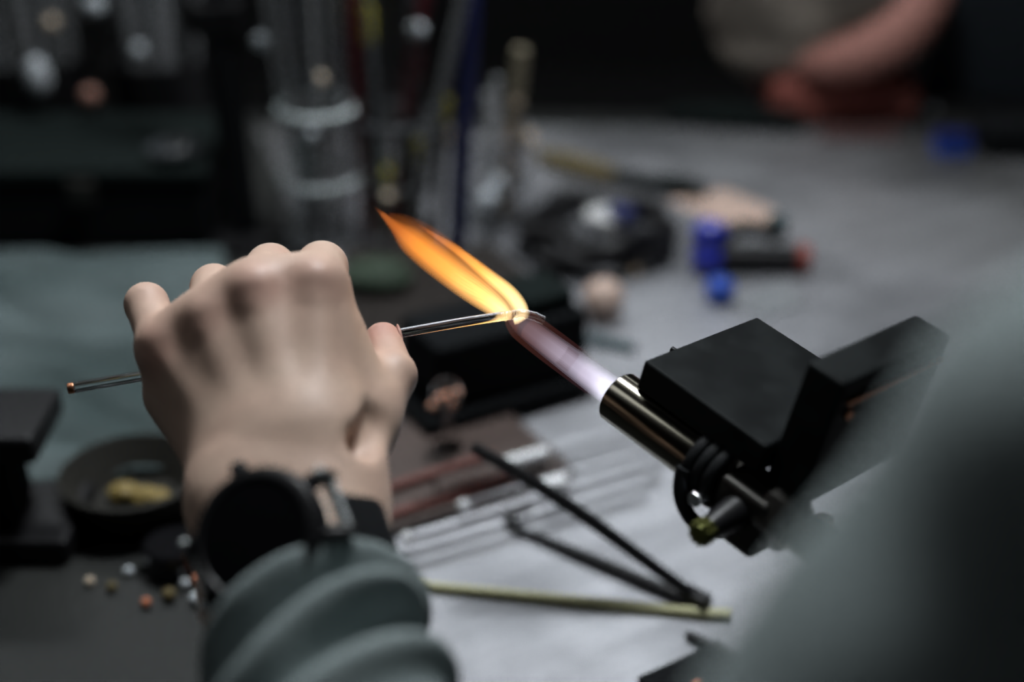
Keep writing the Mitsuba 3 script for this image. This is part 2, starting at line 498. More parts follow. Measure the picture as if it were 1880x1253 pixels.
hand = surface_nets(hand_sdf, lo_, hi_, 0.0014)
trimesh.smoothing.filter_taubin(hand, iterations=6)
hv = hand.vertices
col = np.tile(SKIN, (len(hv), 1))
red = np.zeros(len(hv))
for c, s, w in ((toward(M2, .012), .010, .5), (toward(M3, .012), .011, .7), (toward(M4, .011), .010, .6), (toward(M5, .010), .011, .8), (P2, .008, .3), (P3, .009, .3), (P5, .01, .3), (TT, .014, 1.0), (TI, .010, .35)):
    red += w * np.exp(-((hv - c) ** 2).sum(1) / s ** 2)
mott = meshkit.fbm(hv * 60, 3, 3) - 0.5
red = np.clip(1.25 * red + 0.5 * mott, -0.4, 1.2)
col = col * (1 + red[:, None] * np.array([-0.06, -0.26, -0.24])) * (1 + 0.10 * (meshkit.fbm(hv * 180, 2, 5) - 0.5))[:, None]
person = thing('person', 'person in a grey-green sweatshirt holding a glass rod in the torch flame', 'person')
part(person, 'body', hand, 'm_skin', smooth=True, color=np.clip(col, 0, 1), label='bare left hand closed around the rod')
nail = lump([0, 0, 0], (.0052, .0012, .0065), 1, .02)
part(person, 'thumbnail', place(nail, TT + .0078 * unit(RV * .9 + UV * .25 + FV * .2), frame(TT - TI, UV - RV * .2)), 'm_nail', smooth=True)

# sleeve: bunched rolls of cloth around the forearm, from the cuff to the elbow
ELB = np.array([0.02, 0.20, 0.10])
SA, SB = C(578, 1128, .514), C(610, 1340, .464)


def sleeve_mesh():
    axis_pts = np.array([SA, SA * .5 + SB * .5 + 0.002 * UV, SB, SB * .35 + ELB * .65, ELB])
    t = np.concatenate([[0], np.cumsum(np.linalg.norm(np.diff(axis_pts, axis=0), axis=1))])
    L = t[-1]
    ns, na = 220, 160
    s = np.linspace(0, L, ns)
    q = CubicSpline(t, axis_pts)(s)
    d = CubicSpline(t, axis_pts)(s, 1)
    d /= np.linalg.norm(d, axis=1, keepdims=True)
    toC = unit(CAM - q.mean(0))
    xs = np.array([unit(np.cross(di, toC)) for di in d])      # to the left / right of the arm
    ys = np.cross(xs, d)
    sgn = np.sign(ys[0] @ toC)
    ys *= sgn
    if xs[0] @ RV < 0:
        xs = -xs
    a = np.arange(na) * 2 * np.pi / na
    S, A = np.meshgrid(s, a, indexing='ij')
    rx = np.interp(s, [0, .012, .03, .055, .10, .2, L], [.0330, .0340, .0355, .0375, .040, .046, .050])[:, None]
    ry = np.interp(s, [0, .012, .03, .055, .10, .2, L], [.0350, .0360, .0375, .039, .041, .045, .050])[:, None]

    def roll(s0, w, amp, slant, a0, wid):
        da = (A - a0 + np.pi) % (2 * np.pi) - np.pi
        u = (S - s0 - slant * np.sin(da)) / w
        return amp * np.exp(-u * u) * (0.25 + 0.75 * np.exp(-(da / wid) ** 2))

    # A = 0 is the right side of the arm, pi/2 faces the camera, pi is the left side
    f = roll(.0035, .0050, .0018, 0, 1.57, 9)
    f = f - roll(.0110, .0050, .0022, 0, 1.57, 3)
    f = f + roll(.0205, .0070, .0105, .006, 1.2, 2.2)
    f = f - roll(.0340, .0075, .0150, .012, 1.85, .80)
    f = f + roll(.0460, .0075, .0135, .018, 1.5, 1.7)
    f = f - roll(.0390, .0075, .0150, .012, .45, .50)
    f = f - roll(.0580, .0060, .0090, .014, 1.5, .9)
    f = f + roll(.0670, .0080, .0120, .014, 1.3, 1.6)
    f = f + roll(.090, .012, .006, .010, 1.5, 2.0) + roll(.125, .012, .005, -.010, 1.5, 2.0)
    f = f + 0.0012 * (meshkit.fbm(np.stack([S * 45, np.cos(A) * 1.5, np.sin(A) * 1.5], -1), 3, 2) - .5) * 2
    r = 1.0
    off = (rx + f)[..., None] * np.cos(A)[..., None] * xs[:, None] + (ry + f)[..., None] * np.sin(A)[..., None] * ys[:, None]
    slip = (-.0075 * np.cos(A) * np.exp(-(S / .06) ** 2))[..., None] * d[:, None]
    outer = q[:, None] + off * r + slip
    lipi = q[None, 0] + off[0] * .90 + slip[0]
    inner = q[9][None] + off[0] * .86 + slip[0]
    v = np.vstack([inner, lipi, outer.reshape(-1, 3), q[-1:]])
    rows = ns + 2
    i, j = np.meshgrid(np.arange(rows - 1), np.arange(na), indexing='ij')
    qd = np.stack([i * na + j, i * na + (j + 1) % na, (i + 1) * na + (j + 1) % na, (i + 1) * na + j], -1).reshape(-1, 4)
    k = np.arange(na)
    f_ = np.vstack([qd[:, [0, 1, 2]], qd[:, [0, 2, 3]], np.stack([np.full(na, rows * na), (rows - 1) * na + k, (rows - 1) * na + (k + 1) % na], 1)])
    m = trimesh.Trimesh(v, f_, process=False)
    if m.volume < 0:
        m.invert()
    return m


part(person, 'sleeve', sleeve_mesh(), 'm_sweat', smooth=True, label='bunched grey-green sleeve cuff below the watch')
UPA, SHO = P(1752, 1462, .272), P(1996, 885, .250)
SH2, LOW = P(2750, 500, .262), P(2900, 1750, .300)


def shirt_sdf(p):
    d = d_cone(p, ELB, UPA, .047, .0485)
    for k in range(5):
        a, b = SHO + (SH2 - SHO) * k / 4, UPA + (LOW - UPA) * k / 4
        d = smin(d, d_cone(p, a, b, .0320, .0485), .018)
    d = smin(d, d_cone(p, SHO, SH2, .0320, .036), .012)
    d = smin(d, d_cone(p, SH2 + [.03, 0, -.02], np.array([0.39, -0.10, -0.02]), .05, .12), .06)
    d = smin(d, d_cone(p, SH2 + [.02, 0, 0], np.array([0.46, -0.14, 0.37]), .040, .055), .06)
    n = meshkit.fbm(p * np.array([16, 16, 22]), 2, 4) - .5
    return d + 0.007 * n


shirt = surface_nets(shirt_sdf, [-0.07, -0.30, -0.20], [0.60, 0.32, 0.52], 0.006)
trimesh.smoothing.filter_taubin(shirt, iterations=4)
part(person, 'sweatshirt', shirt, 'm_sweat', smooth=True, label='shoulder and upper sleeve close to the camera')

# ------------------------------------------------------------------ wristwatch
w = thing('wristwatch', 'black round wristwatch on a black strap around the left wrist', 'watch')
WC = C(480, 990, .489)
WN = unit(-.36 * RV + .28 * UV - .89 * FV)
ARM = unit(SA - C(532, 905, .547))
WX = unit(np.cross(ARM, WN))
WA = np.stack([WX, np.cross(WN, WX), WN], 1)      # columns: across the arm, along the arm, out of the dial
if (WA[:, 1] @ UV) < 0:
    WA[:, 0] *= -1
    WA[:, 1] *= -1
R = .0250
part(w, 'case', place(lathe([(0, -.0062), (R * .86, -.0062), (R * .97, -.0045), (R, -.002), (R, .0022), (R * .965, .0036), (R * .93, .0040), (0, .0040)], 64), WC, WA), 'm_black')
part(w, 'bezel', place(lathe([(R * .80, .0040), (R * .95, .0040), (R * .95, .0052), (R * .90, .0060), (R * .83, .0060), (R * .80, .0050)], 64), WC, WA), 'm_black', label='raised black bezel')
part(w, 'crystal', place(lathe([(0, .0042), (R * .81, .0042), (R * .80, .0054), (R * .5, .0058), (0, .0060)], 48), WC, WA), 'm_black_gloss', label='dark glossy dial glass')
part(w, 'crown', place(cat(rod([0, R - .001, 0], [0, R + .0036, 0], .0032, n=20), rod([0, R + .0034, 0], [0, R + .0046, 0], .0026, n=20)), WC, WA), 'm_black')
for sx in (-1, 1):
    for sy in (-1, 1):
        lg = tube([[sx * R * .86, sy * .0095, -.001], [sx * (R + .002), sy * .0108, -.0025], [sx * (R + .0050), sy * .0105, -.0068]], [.0034, .0030, .0020], n=10, sub=4)
        part(w, 'lug', place(lg, WC, WA), 'm_black')
    part(w, 'lug_pin', place(rod([sx * (R + .0045), -.0128, -.0052], [sx * (R + .0045), .0128, -.0052], .0011, n=10), WC, WA), 'm_steel_pin', label='bright steel lug pin')


for sx, sy in ((1, 1), (-1, 1), (-1, -1)):
    part(w, 'lug_glint', place(lump([sx * (R + .0035), sy * .0108 + .0012 * sy, .0004], (.0017, .0017, .0014), 3, .01, sub=2), WC, WA), 'm_steel_pin', smooth=True, label='pale dot added as a highlight')  # pale dots stand in for highlights on the lugs


def strap(sx):
    """Half of the strap, from the lugs around the side of the wrist."""
    ex, ey = WA[:, 0], WA[:, 2]
    ac = C(546, 1000, .530) - WC
    ca = np.array([ac @ ex, ac @ ey])
    deg = [24, -8, -45, -90] if sx > 0 else [156, 188, 225, 270]
    pts = [np.array([sx * (R + .0022), -.0052])] + [ca + np.array([.0340 * math.cos(math.radians(q)), .0275 * math.sin(math.radians(q))]) for q in deg]
    c2 = CubicSpline(np.linspace(0, 1, 5), np.array(pts))(np.linspace(0, 1, 30))
    c3 = WC + c2[:, :1] * ex + c2[:, 1:] * ey
    along = WA[:, 1]
    wid = np.interp(np.linspace(0, 1, 30), [0, 1], [.0108, .0098])
    tang = np.gradient(c3, axis=0)
    tang /= np.linalg.norm(tang, axis=1, keepdims=True)
    nor = np.cross(tang, along)
    nor /= np.linalg.norm(nor, axis=1, keepdims=True)
    sec = [(-1, -1), (-1, .4), (-.85, 1), (.85, 1), (1, .4), (1, -1)]
    v = np.stack([c3 + along * (u * wid)[:, None] + nor * (h * .0013) for u, h in sec], 1).reshape(-1, 3)
    n = len(sec)
    i, j = np.meshgrid(np.arange(29), np.arange(n), indexing='ij')
    qd = np.stack([i * n + j, i * n + (j + 1) % n, (i + 1) * n + (j + 1) % n, (i + 1) * n + j], -1).reshape(-1, 4)
    return trimesh.Trimesh(v, np.vstack([qd[:, [0, 1, 2]], qd[:, [0, 2, 3]], [[0, 1, 2], [0, 2, 3], [0, 3, 4], [0, 4, 5]], np.array([[0, 2, 1], [0, 3, 2], [0, 4, 3], [0, 5, 4]]) + 29 * n]), process=False)


part(w, 'strap', strap(1), 'm_rubber', smooth=30)
part(w, 'strap', strap(-1), 'm_rubber', smooth=30)

# ------------------------------------------------------------------ glass rod in the flame
RL, RX = P(137, 712, .618), P(950, 577, .653)
RE = P(999, 589, .656)
k = thing('glass_rod', 'clear glass rod held by the hand with its tip in the flame', 'glass rod')
part(k, 'shaft', tube([RL, RL * .66 + RX * .34, RL * .33 + RX * .67, P(925, 580.5, .6515), P(962, 578, .6540), RE], [.0024, .0023, .0022, .0022, .0023, .0020], n=24, sub=10), 'm_glass', smooth=40)
part(k, 'cut_end', rod(RL - unit(RX - RL) * .0030, RL - unit(RX - RL) * .0001, .0024, n=20), 'm_copper', label='cut end with orange flame light painted on')  # copper colour stands in for orange light at this end

# ------------------------------------------------------------------ bench torch
tA = unit(-.672 * RV + .504 * UV + .543 * FV)
sA = .713 * RV + .245 * UV + .656 * FV
sA = unit(sA - (sA @ tA) * tA)
uA = np.cross(sA, tA)
if uA @ UV < 0:
    uA = -uA
NZ = P(1134, 728, .626)
TA = np.stack([tA, sA, uA], 1)
torch = thing('bench_torch', 'dark metal bench torch with a black block and upright plate on its barrel', 'torch')


def tp(name, mesh, bsdf, label=None, smooth=40):
    return part(torch, name, place(mesh, NZ, TA), bsdf, smooth=smooth, label=label)


def along_t(mesh):
    """A lathe about z turned so that z runs along the torch."""
    return place(mesh, [0, 0, 0], np.array([[0, 0, 1], [1, 0, 0], [0, 1, 0]], float))


br = along_t(lathe([(.0098, -.020), (.0098, -.0006), (.0104, 0), (.0114, 0), (.0119, -.0006), (.0119, -.062), (.0105, -.064), (.0, -.064), (0, -.02), (.0098, -.020)][::-1], 64))
br.fix_normals()
bk = tp('barrel', br, 'm_gunmetal', 'polished gunmetal barrel')
jets = []
for q in range(7):
    rr, aa = (0, 0) if q == 0 else (.0055, q * math.pi / 3)
    pp = np.array([-.0199, rr * math.cos(aa), rr * math.sin(aa)])
    scene_k = part(bk, 'jet_tube', place(rod(pp, pp + [.012, 0, 0], .0015, n=10), NZ, TA), 'm_dark_steel')
tp('marver_block', rbox([-.078, -.0036, .0122], [-.0100, .0765, .0268], .0016), 'm_graphite', 'flat black graphite block')
tp('upright_plate', rbox([-.0965, .0030, .004], [-.0782, .0825, .0668], .0020), 'm_graphite', 'upright black plate behind the block')
tp('trim_strip', rbox([-.0985, .0085, .0560], [-.0966, .0790, .0580], .0005), 'm_copper', 'thin copper coloured strip')
tp('screw', rod([-.0985, .0135, .0500], [-.0966, .0135, .0500], .0022, n=14), 'm_copper')
tp('locating_pin', rod([-.0105, .0285, .0175], [-.0020, .0270, .0185], .0014, n=12), 'm_black')
for a in (-.052, -.0575, -.063):
    tp('clamp_ring', along_t(lathe([(.0118, a - .0022), (.0148, a - .0022), (.0154, a - .0012), (.0154, a + .0012), (.0148, a + .0022), (.0118, a + .0022)], 48)), 'm_rubber')
hang = [[-.052, -.0148, .002], [-.055, -.0165, -.008], [-.062, -.0140, -.018], [-.070, -.004, -.0235], [-.074, .006, -.022]]
tp('clamp_strap', tube(hang, [.0034, .0034, .0032, .0032, .0034], n=12, sub=6), 'm_rubber')
tp('clamp_screw', cat(rod([-.0640, -.0190, -.0040], [-.0640, -.0125, -.0045], .0021, n=12), rod([-.0640, -.0205, -.004], [-.0640, -.0185, -.004], .0036, n=6)), 'm_chrome', 'bright clamp screw')
tp('valve_body', cat(rbox([-.092, -.0115, -.020], [-.066, .0115, .008], .003), along_t(lathe([(0, -.100), (.0118, -.100), (.0130, -.098), (.0130, -.088), (.0118, -.086), (0, -.086)], 6))), 'm_dark_steel')
tp('valve_stem', cat(rod([-.079, -.010, -.0035], [-.079, -.030, -.0045], .0075, .0050, n=20)), 'm_black')
kn = []
for q in range(10):
    aa = q * 2 * math.pi / 10
    kn.append(rod([-.079 + .0042 * math.cos(aa), -.0290, -.0045 + .0042 * math.sin(aa)], [-.079 + .0042 * math.cos(aa), -.0350, -.0047 + .0042 * math.sin(aa)], .0013, n=8))
tp('valve_knob', cat(rod([-.079, -.0285, -.0045], [-.079, -.0357, -.0047], .0044, n=24), *kn), 'm_brass', 'knurled yellow-green brass knob')
tp('rear_tube', along_t(lathe([(0, -.230), (.0090, -.230), (.0090, -.102), (.0104, -.101), (.0104, -.097), (0, -.097)], 40)), 'm_gunmetal', 'polished gas tube')
el = [[-.1000, .022, -.004], [-.1080, .023, -.014], [-.1180, .026, -.017], [-.1300, .034, -.016], [-.1440, .042, -.014]]
tp('gas_elbow', tube(el, .0040, n=14, sub=8), 'm_copper', 'copper coloured pipe elbow')
tp('gas_tube', tube([[-.1440, .042, -.014], [-.18, .062, -.02], [-.23, .075, -.04]], .0042, n=14, sub=6), 'm_dark_steel')
pb = NZ + TA @ np.array([-.150, 0, -.009])
part(torch, 'post', rod([pb[0], pb[1], .008], pb, .0075, n=24), 'm_dark_steel')
part(torch, 'foot', rbox([pb[0] - .05, pb[1] - .04, SH], [pb[0] + .05, pb[1] + .04, SH + .009], .002), 'm_black')


# ------------------------------------------------------------------ the flame: thin glowing gas, nested shells that add their light
def shells(name, pts, radii, color_at, n_shell, parent, label=None, flat=None, sub=12):
    """color_at(u): radiance for one crossing of the whole body, u from 0 at its start to 1 at its tip."""
    pts, radii = np.asarray(pts, float), np.asarray(radii, float)
    t = np.concatenate([[0], np.cumsum(np.linalg.norm(np.diff(pts, axis=0), axis=1))])
    ms, cs = [], []
    nn = 28
    rings = (len(pts) - 1) * sub + 1
    u = np.concatenate([np.repeat(np.linspace(0, 1, rings), nn), [0, 1]])
    c = np.array([color_at(x) for x in u]) / n_shell
    for s in range(n_shell):
        f = 1 - 0.86 * s / n_shell
        ms.append(tube(pts, np.maximum(radii * f, 2e-5), n=nn, sub=sub, flat=flat))
        cs.append(c)
    m = trimesh.Trimesh(np.vstack([q.vertices for q in ms]), np.vstack([q.faces + k * len(u) for k, q in enumerate(ms)]), process=False)
    part(parent, name, m, 'm_flame', smooth=True, label=label, kind='stuff', color=np.vstack(cs),
         emitter={'type': 'area', 'sampling_weight': 0.25, 'radiance': {'type': 'mesh_attribute', 'name': 'vertex_color'}})


def ramp(stops):
    x = [s[0] for s in stops]
    c = np.array([s[1] for s in stops], float)
    return lambda u: [np.interp(u, x, c[:, k]) for k in range(3)]


fl = thing('torch_flame', 'violet-white gas jet turning into an orange flame where it meets the glass rod', 'flame')
d0, dx = .626, .655
jet = [NZ + tA * -.010, NZ + tA * .0005, P(1075, 684, .636), P(1010, 635, .6455), P(962, 598, .653), P(940, 580, .6555)]
shells('jet', jet, [.0060, .0066, .0063, .0058, .0050, .0030],
       ramp([(0, (.95, .92, 1.15)), (.2, (.86, .82, 1.02)), (.45, (.46, .42, .53)), (.75, (.15, .125, .155)), (1, (.04, .03, .03))]), 6, fl, 'pale violet gas jet')
shells('jet_fringe', jet[1:], [.0068, .0076, .0078, .0075, .005], ramp([(0, (.02, .01, .02)), (.5, (.05, .015, .014)), (1, (.09, .026, .015))]), 2, fl, 'faint red rim of the gas jet')
lobeA = [P(934, 584, .655), P(914, 567, .6565), P(876, 538, .660), P(836, 508, .665), P(796, 476, .670), P(757, 444, .675), P(728, 418, .679), P(708, 399, .682), P(688, 381, .685)]
shells('orange_tail', lobeA, [.0022, .0046, .0062, .0067, .0070, .0065, .0034, .0016, .0001],
       ramp([(0, (2.0, 1.35, .60)), (.15, (1.8, .92, .26)), (.4, (1.35, .50, .075)), (.62, (1.1, .34, .035)), (.78, (.62, .155, .022)), (1, (.22, .05, .01))]), 6, fl, 'broad orange flame tongue')
lobeB = [P(944, 586, .6545), P(957, 577, .655), P(948, 553, .656), P(905, 513, .660), P(862, 478, .665), P(824, 450, .669), P(790, 428, .673), P(764, 412, .677)]
shells('orange_streak', lobeB, [.0026, .0034, .0036, .0033, .0026, .0019, .0010, .0001],
       ramp([(0, (2.0, 1.5, .80)), (.2, (2.0, 1.25, .45)), (.45, (1.4, .55, .09)), (.65, (.70, .22, .03)), (.85, (.28, .07, .012)), (1, (.1, .02, .005))]), 5, fl, 'thin bright streak along the flame')
lobeC = [P(942, 580, .656), P(925, 556, .6575), P(880, 520, .662), P(835, 484, .667), P(785, 445, .672), P(745, 414, .677), P(715, 392, .681)]
shells('orange_veil', lobeC, [.0022, .0052, .0072, .0078, .0074, .0050, .0004],
       ramp([(0, (.8, .5, .2)), (.25, (.60, .24, .04)), (.6, (.30, .085, .010)), (1, (.05, .01, .002))]), 3, fl, 'faint orange veil between tongue and streak')

# ------------------------------------------------------------------ things on the bench near the torch
E30 = np.array([math.cos(math.radians(30)), math.sin(math.radians(30)), 0])
N30 = np.array([-E30[1], E30[0], 0])
B30 = np.stack([E30, N30, [0, 0, 1.0]], 1)
# black tweezers, one leg raised above the other
k = thing('tweezers', 'long black tweezers lying open below the torch', 'tweezers')
J = T(1278, 1098, .010)
up_tip, dn_tip = P(866, 820, .800), T(925, 962, SH + .003)
mid = J * .5 + up_tip * .5 + np.array([0, 0, .004])
part(k, 'leg', tube([J, J * .75 + up_tip * .25 + np.array([0, 0, .002]), mid, J * .2 + up_tip * .8 + np.array([0, 0, .003]), up_tip], [.0036, .0038, .0040, .0038, .0034], n=12, sub=6), 'm_black')
part(k, 'leg', tube([J - [0, 0, .004], J * .5 + dn_tip * .5 - [0, 0, .001], dn_tip], [.0034, .0032, .0018], n=12, sub=12), 'm_black')
part(k, 'joint', rbox([0, 0, 0], [.018, .009, .012], .002).apply_translation([-.009, -.0045, -.0075]).apply_transform(trimesh.transformations.rotation_matrix(-.75, [0, 0, 1])).apply_translation(J), 'm_black')
a, b = T(752, 1074, SH + .003), T(1345, 1132, SH + .003)
single('yellow_stick', rod(a, b, .0028, .0034, n=14), 'm_pale_yellow', 'pale yellow stick lying in front of the tweezers', 'stick')
a, b = T(1258, 1164, SH + .003), T(1420, 1245, SH + .003)
single('dark_pick', tube([a, a * .9 + b * .1, b], [.0012, .0028, .0032], n=12), 'm_black', 'dark pointed pick half hidden by the shoulder at the bottom', 'pick')
pad = [T(1170, 1258), T(1318, 1192), T(1460, 1300), T(1330, 1420)]
single('black_pad', flat_sheet(pad, SH, SH + .004), 'm_black_matte', 'black pad lying at the bottom edge next to the shoulder', 'pad', smooth=False)
single('orange_bead', lump(T(1282, 1262, SH + .007), (.004, .004, .0035), 3, .1), 'm_copper_bead', 'small orange bead on the black pad', 'bead')

# brown board with red-brown strips and clear glass rods lying across
c = T(835, 850)
board = rbox([-.090, -.058, SH], [.058, .052, SH + .008], .002)
single('brown_board', place(board, [c[0], c[1], 0], B30), 'm_wood', 'dark brown wooden board under the small glass goblet', 'board')
BZ = SH + .008
for n_, (p0, p1, lab) in enumerate((((690, 905), (905, 835), 'red-brown wooden strip on the brown board, farther one'), ((690, 955), (965, 868), 'red-brown wooden strip on the brown board, nearer one'))):
    a, b = T(*p0, BZ + .003), T(*p1, BZ + .003)
    single('wooden_strip', tube([a, b], [.0032, .0032], n=10, sub=4), 'm_redbrown', lab, 'strip', smooth=30)
gl = [((748, 989), (1215, 850), .0036), ((852, 930), (1215, 822), .0034), ((760, 928), (1200, 798), .0036), ((800, 890), (1190, 775), .0038), ((740, 1020), (1190, 888), .0030)]
for p0, p1, r in gl:
    a, b = T(*p0, BZ + r), T(*p1, BZ + r)
    if p0 in ((748, 989), (852, 930)):
        k = thing('clear_rod', f"{'longer' if p0[0] == 748 else 'shorter'} clear glass rod with an added pale glint tip lying over the brown board", 'glass rod')
        part(k, 'shaft', rod(a, b, r, n=20), 'm_glass')
        part(k, 'glint_tip', lump(a, (.0042, .0042, .0042), 2, .04, sub=2), 'm_white_glint', smooth=True, label='white ball added as a glint')  # white ball stands in for a glint near the rod end
        continue
    single('clear_rod', rod(a, b, r, n=20), 'm_glass', 'clear glass rod lying over the brown board and across the sheet', 'glass rod', 'clear glass rods lying over the board')
for p0, p1, r, m, lab in (((994, 897), (1038, 884), .0050, 'm_white_glint', 'short white piece added as a glint among the lying glass rods'), ((925, 853), (1005, 830), .0044, 'm_white_glint', 'long white piece added as a glint behind the short one'), ((925, 954), (975, 939), .0034, 'm_milky_glass', 'small dull piece added as a glint in front of the lying glass rods')):
    zz = SH + r if r < .004 else BZ + .0065 + r
    a, b = T(*p0, zz), T(*p1, zz)
    single('glint_piece', rod(a, b, r, n=24), m, lab, 'glint piece')  # these pieces stand in for lamp reflections in the lying rods

# small goblet standing on the board
g0 = T(823, 822, BZ)
k = thing('glass_goblet', 'small clear glass goblet glinting orange in front of the black block', 'goblet')
part(k, 'foot', place(lathe([(0, 0), (.010, 0), (.0104, .001), (.004, .003), (0, .003)], 32), g0, np.eye(3)), 'm_glass')
part(k, 'stem', rod(g0 + [0, 0, .0031], g0 + [0, 0, .0330], .0018, n=14), 'm_glass')
part(k, 'bowl', lump(g0 + [0, 0, .0425], (.0100, .0100, .0095), 2, .04), 'm_glass', smooth=True)
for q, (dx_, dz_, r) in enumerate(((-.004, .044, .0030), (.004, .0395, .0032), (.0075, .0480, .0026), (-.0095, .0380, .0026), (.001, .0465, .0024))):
    part(k, 'glint_drop', lump(g0 + [dx_, -.0095, dz_], (r, r, r), q, .03, sub=2), 'm_peach', smooth=True)  # peach drops stand in for orange reflections in the bowl

# black block behind the flame, on a dark iron plate
pl = [T(628, 468), T(905, 462), T(1062, 590), T(1000, 690), T(770, 762), T(640, 660)]
single('iron_plate', flat_sheet(pl, SH, SH + .0055), 'm_iron', 'dark rusty iron plate under the black block and the flame', 'metal plate', smooth=False)
c = T(925, 742)
k = thing('black_block', 'squat black metal block behind the flame and the glass goblet', 'metal block')
part(k, 'base', place(rbox([-.075, -.028, SH + .0056], [.064, .045, .020], .003), [c[0], c[1], 0], B30), 'm_black_matte')
part(k, 'body', place(rbox([-.062, -.020, .020], [.058, .040, .070], .004), [c[0], c[1], 0], B30), 'm_black_matte')
part(k, 'cap', place(rbox([.012, -.012, .070], [.052, .030, .084], .004), [c[0], c[1], 0], B30), 'm_dark_green', label='grey cap')
a, b = T(1078, 622, SH + .004), T(1165, 640, SH + .004)
single('teal_stick', rod(a, b, .0042, n=14), 'm_teal', 'short dark teal stick right of the black block', 'stick')
single('moss_rag', lump(T(690, 505, .018), (.030, .022, .013), 31, .25), 'm_moss', 'dull green rag between the hand and the flame', 'rag', smooth=True)
single('cream_ball', lump(T(1108, 548, .018), (.0165, .0165, .0165), 5, .08), 'm_cream', 'pinkish cream ball right of the black block', 'ball')
single('pink_stone', lump(T(1008, 458, .011), (.011, .011, .010), 6, .1), 'm_cream', 'small pinkish stone left of the black hose', 'stone')

# coil of black hose
c = T(1098, 462)
k = thing('hose_coil', 'coil of black hose lying in loops on the sheet', 'hose')
hp = []
for q in range(46):
    aa = 2.3 + q * 0.36
    rr = .060 + .006 * math.sin(q * 1.7)
    hp.append([c[0] + rr * 1.02 * math.cos(aa), c[1] + rr * .95 * math.sin(aa) + .004 * math.sin(q), SH + .0075 + .0095 * (q / 17.5) + .002 * math.sin(q * 2.1)])
scene_key = part(k, 'loops', tube(hp, .0072, n=12, sub=4), 'm_black')
part(k, 'blue_band', rod(np.array(T(1143, 395, .028)) - [.010, -.006, 0], np.array(T(1143, 395, .028)) + [.010, -.008, 0], .0098, n=16), 'm_navy', label='dark blue band')
k = thing('round_tin', 'small grey round tin in the middle of the hose coil', 'tin')
q0 = T(1112, 440)
part(k, 'tin_body', place(lathe([(0, SH), (.017, SH), (.018, SH + .001), (.018, .020), (0, .020)], 32), [q0[0], q0[1], 0], np.eye(3)), 'm_grey_plate')
part(k, 'tin_lid', place(lathe([(0, .0201), (.0188, .0201), (.0188, .0255), (.017, .027), (0, .027)], 32), [q0[0], q0[1], 0], np.eye(3)), 'm_white_metal', label='pale lid')
a, b = T(1128, 452, .012), T(1190, 442, .012)
single('tan_strip', rod(a, b, .006, n=12), 'm_tan', 'short tan strip inside the hose coil', 'strip')
a, b = T(1145, 488, SH + .006), T(1172, 500, SH + .006)
single('tan_strip', rod(a, b, .0055, n=12), 'm_tan', 'short tan stub in front of the hose coil', 'strip')

# blue hand torch lying on its side
k = thing('hand_torch', 'blue and black hand torch lying on the sheet beside the hose', 'hand torch')
z0 = SH + .0130
a, b = T(1300, 472, z0), T(1478, 474, z0)
ax_ = unit(b - a)
part(k, 'barrel', rod(a, b, .0125, .0105, n=24), 'm_black')
part(k, 'end_cap', rod(b - ax_ * .008, b + ax_ * .004, .0115, n=20), 'm_red', label='red end cap')
part(k, 'collar', cat(rod(a - ax_ * .014, a + ax_ * .012, .0165, n=24, bevel=.5), lump(a + [0, 0, .020], (.0150, .013, .015), 4, .1)), 'm_blue', label='deep blue collar')
part(k, 'grip', tube([a + [0, 0, .010], a + ax_ * .03 + [0, .01, .022], a + ax_ * .06 + [0, .012, .014]], [.008, .007, .006], n=14), 'm_black')
part(k, 'knob', lump(T(1322, 532, .0125), (.0125, .012, .0115), 8, .08), 'm_bright_blue', label='bright blue knob')
q0 = T(1422, 468, SH)
part(k, 'valve', place(lathe([(0, .018), (.007, .018), (.0085, .020), (.0085, .036), (.006, .039), (0, .039)], 20), [q0[0], q0[1], 0], np.eye(3)), 'm_teal', label='small teal valve')
pl = [T(1330, 560), T(1440, 520), T(1490, 560), T(1400, 590)]
single('grey_plate', flat_sheet(pl, SH, SH + .002), 'm_grey_plate', 'thin grey plate lying in front of the hand torch', 'plate', smooth=False)
pp_ = [T(1225, 372), T(1330, 352), T(1425, 392), T(1400, 425), T(1310, 408)]
single('pink_paper', flat_sheet(pp_, SH, SH + .001), 'm_cream', 'pinkish sheet of paper behind the hand torch', 'paper', smooth=False)

# dark brush
k = thing('dark_brush', 'dark brush with brown bristles lying behind the hose coil', 'brush')
a, b, c_ = T(985, 282, SH + .010), T(1130, 322, SH + .009), T(1295, 352, SH + .007)
part(k, 'bristles', tube([a, a * .5 + b * .5, b], [.006, .013, .009], n=16, flat=([0, 0, 1], .7)), 'm_olive', label='brown bristles')
part(k, 'handle', tube([b, b * .6 + c_ * .4, b * .3 + c_ * .7, c_], [.007, .007, .011, .006], n=16), 'm_dark_green')

# ------------------------------------------------------------------ jars with glass rods and tools at the back
def jar(px, py, r, h, label, rim_bsdf='m_smoke_glass'):
    o = T(px, py)
    z = SH
    k = thing('glass_jar', label, 'jar')
    part(k, 'wall', place(lathe([(r * .96, z + .006), (r, z + .01), (r, h * .82), (r * .93, h * .88), (r * .93, h * .92)], 40), [o[0], o[1], 0], np.eye(3)), 'm_thin_glass')
    part(k, 'base', place(lathe([(0, z), (r * .92, z), (r * .96, z + .003), (r * .96, z + .006), (0, z + .006)], 40), [o[0], o[1], 0], np.eye(3)), 'm_grey_glass')
    rim = tube(ring_pts(33, r * .95, r * .95, h * .94), .0032, n=10, sub=2)
    part(k, 'rim', place(rim, [o[0], o[1], 0], np.eye(3)), rim_bsdf)
    band = tube(ring_pts(33, r * 1.0, r * 1.0, h * .48), .0024, n=10, sub=2)
    part(k, 'ridge', place(band, [o[0], o[1], 0], np.eye(3)), rim_bsdf)
    return o, z + .007


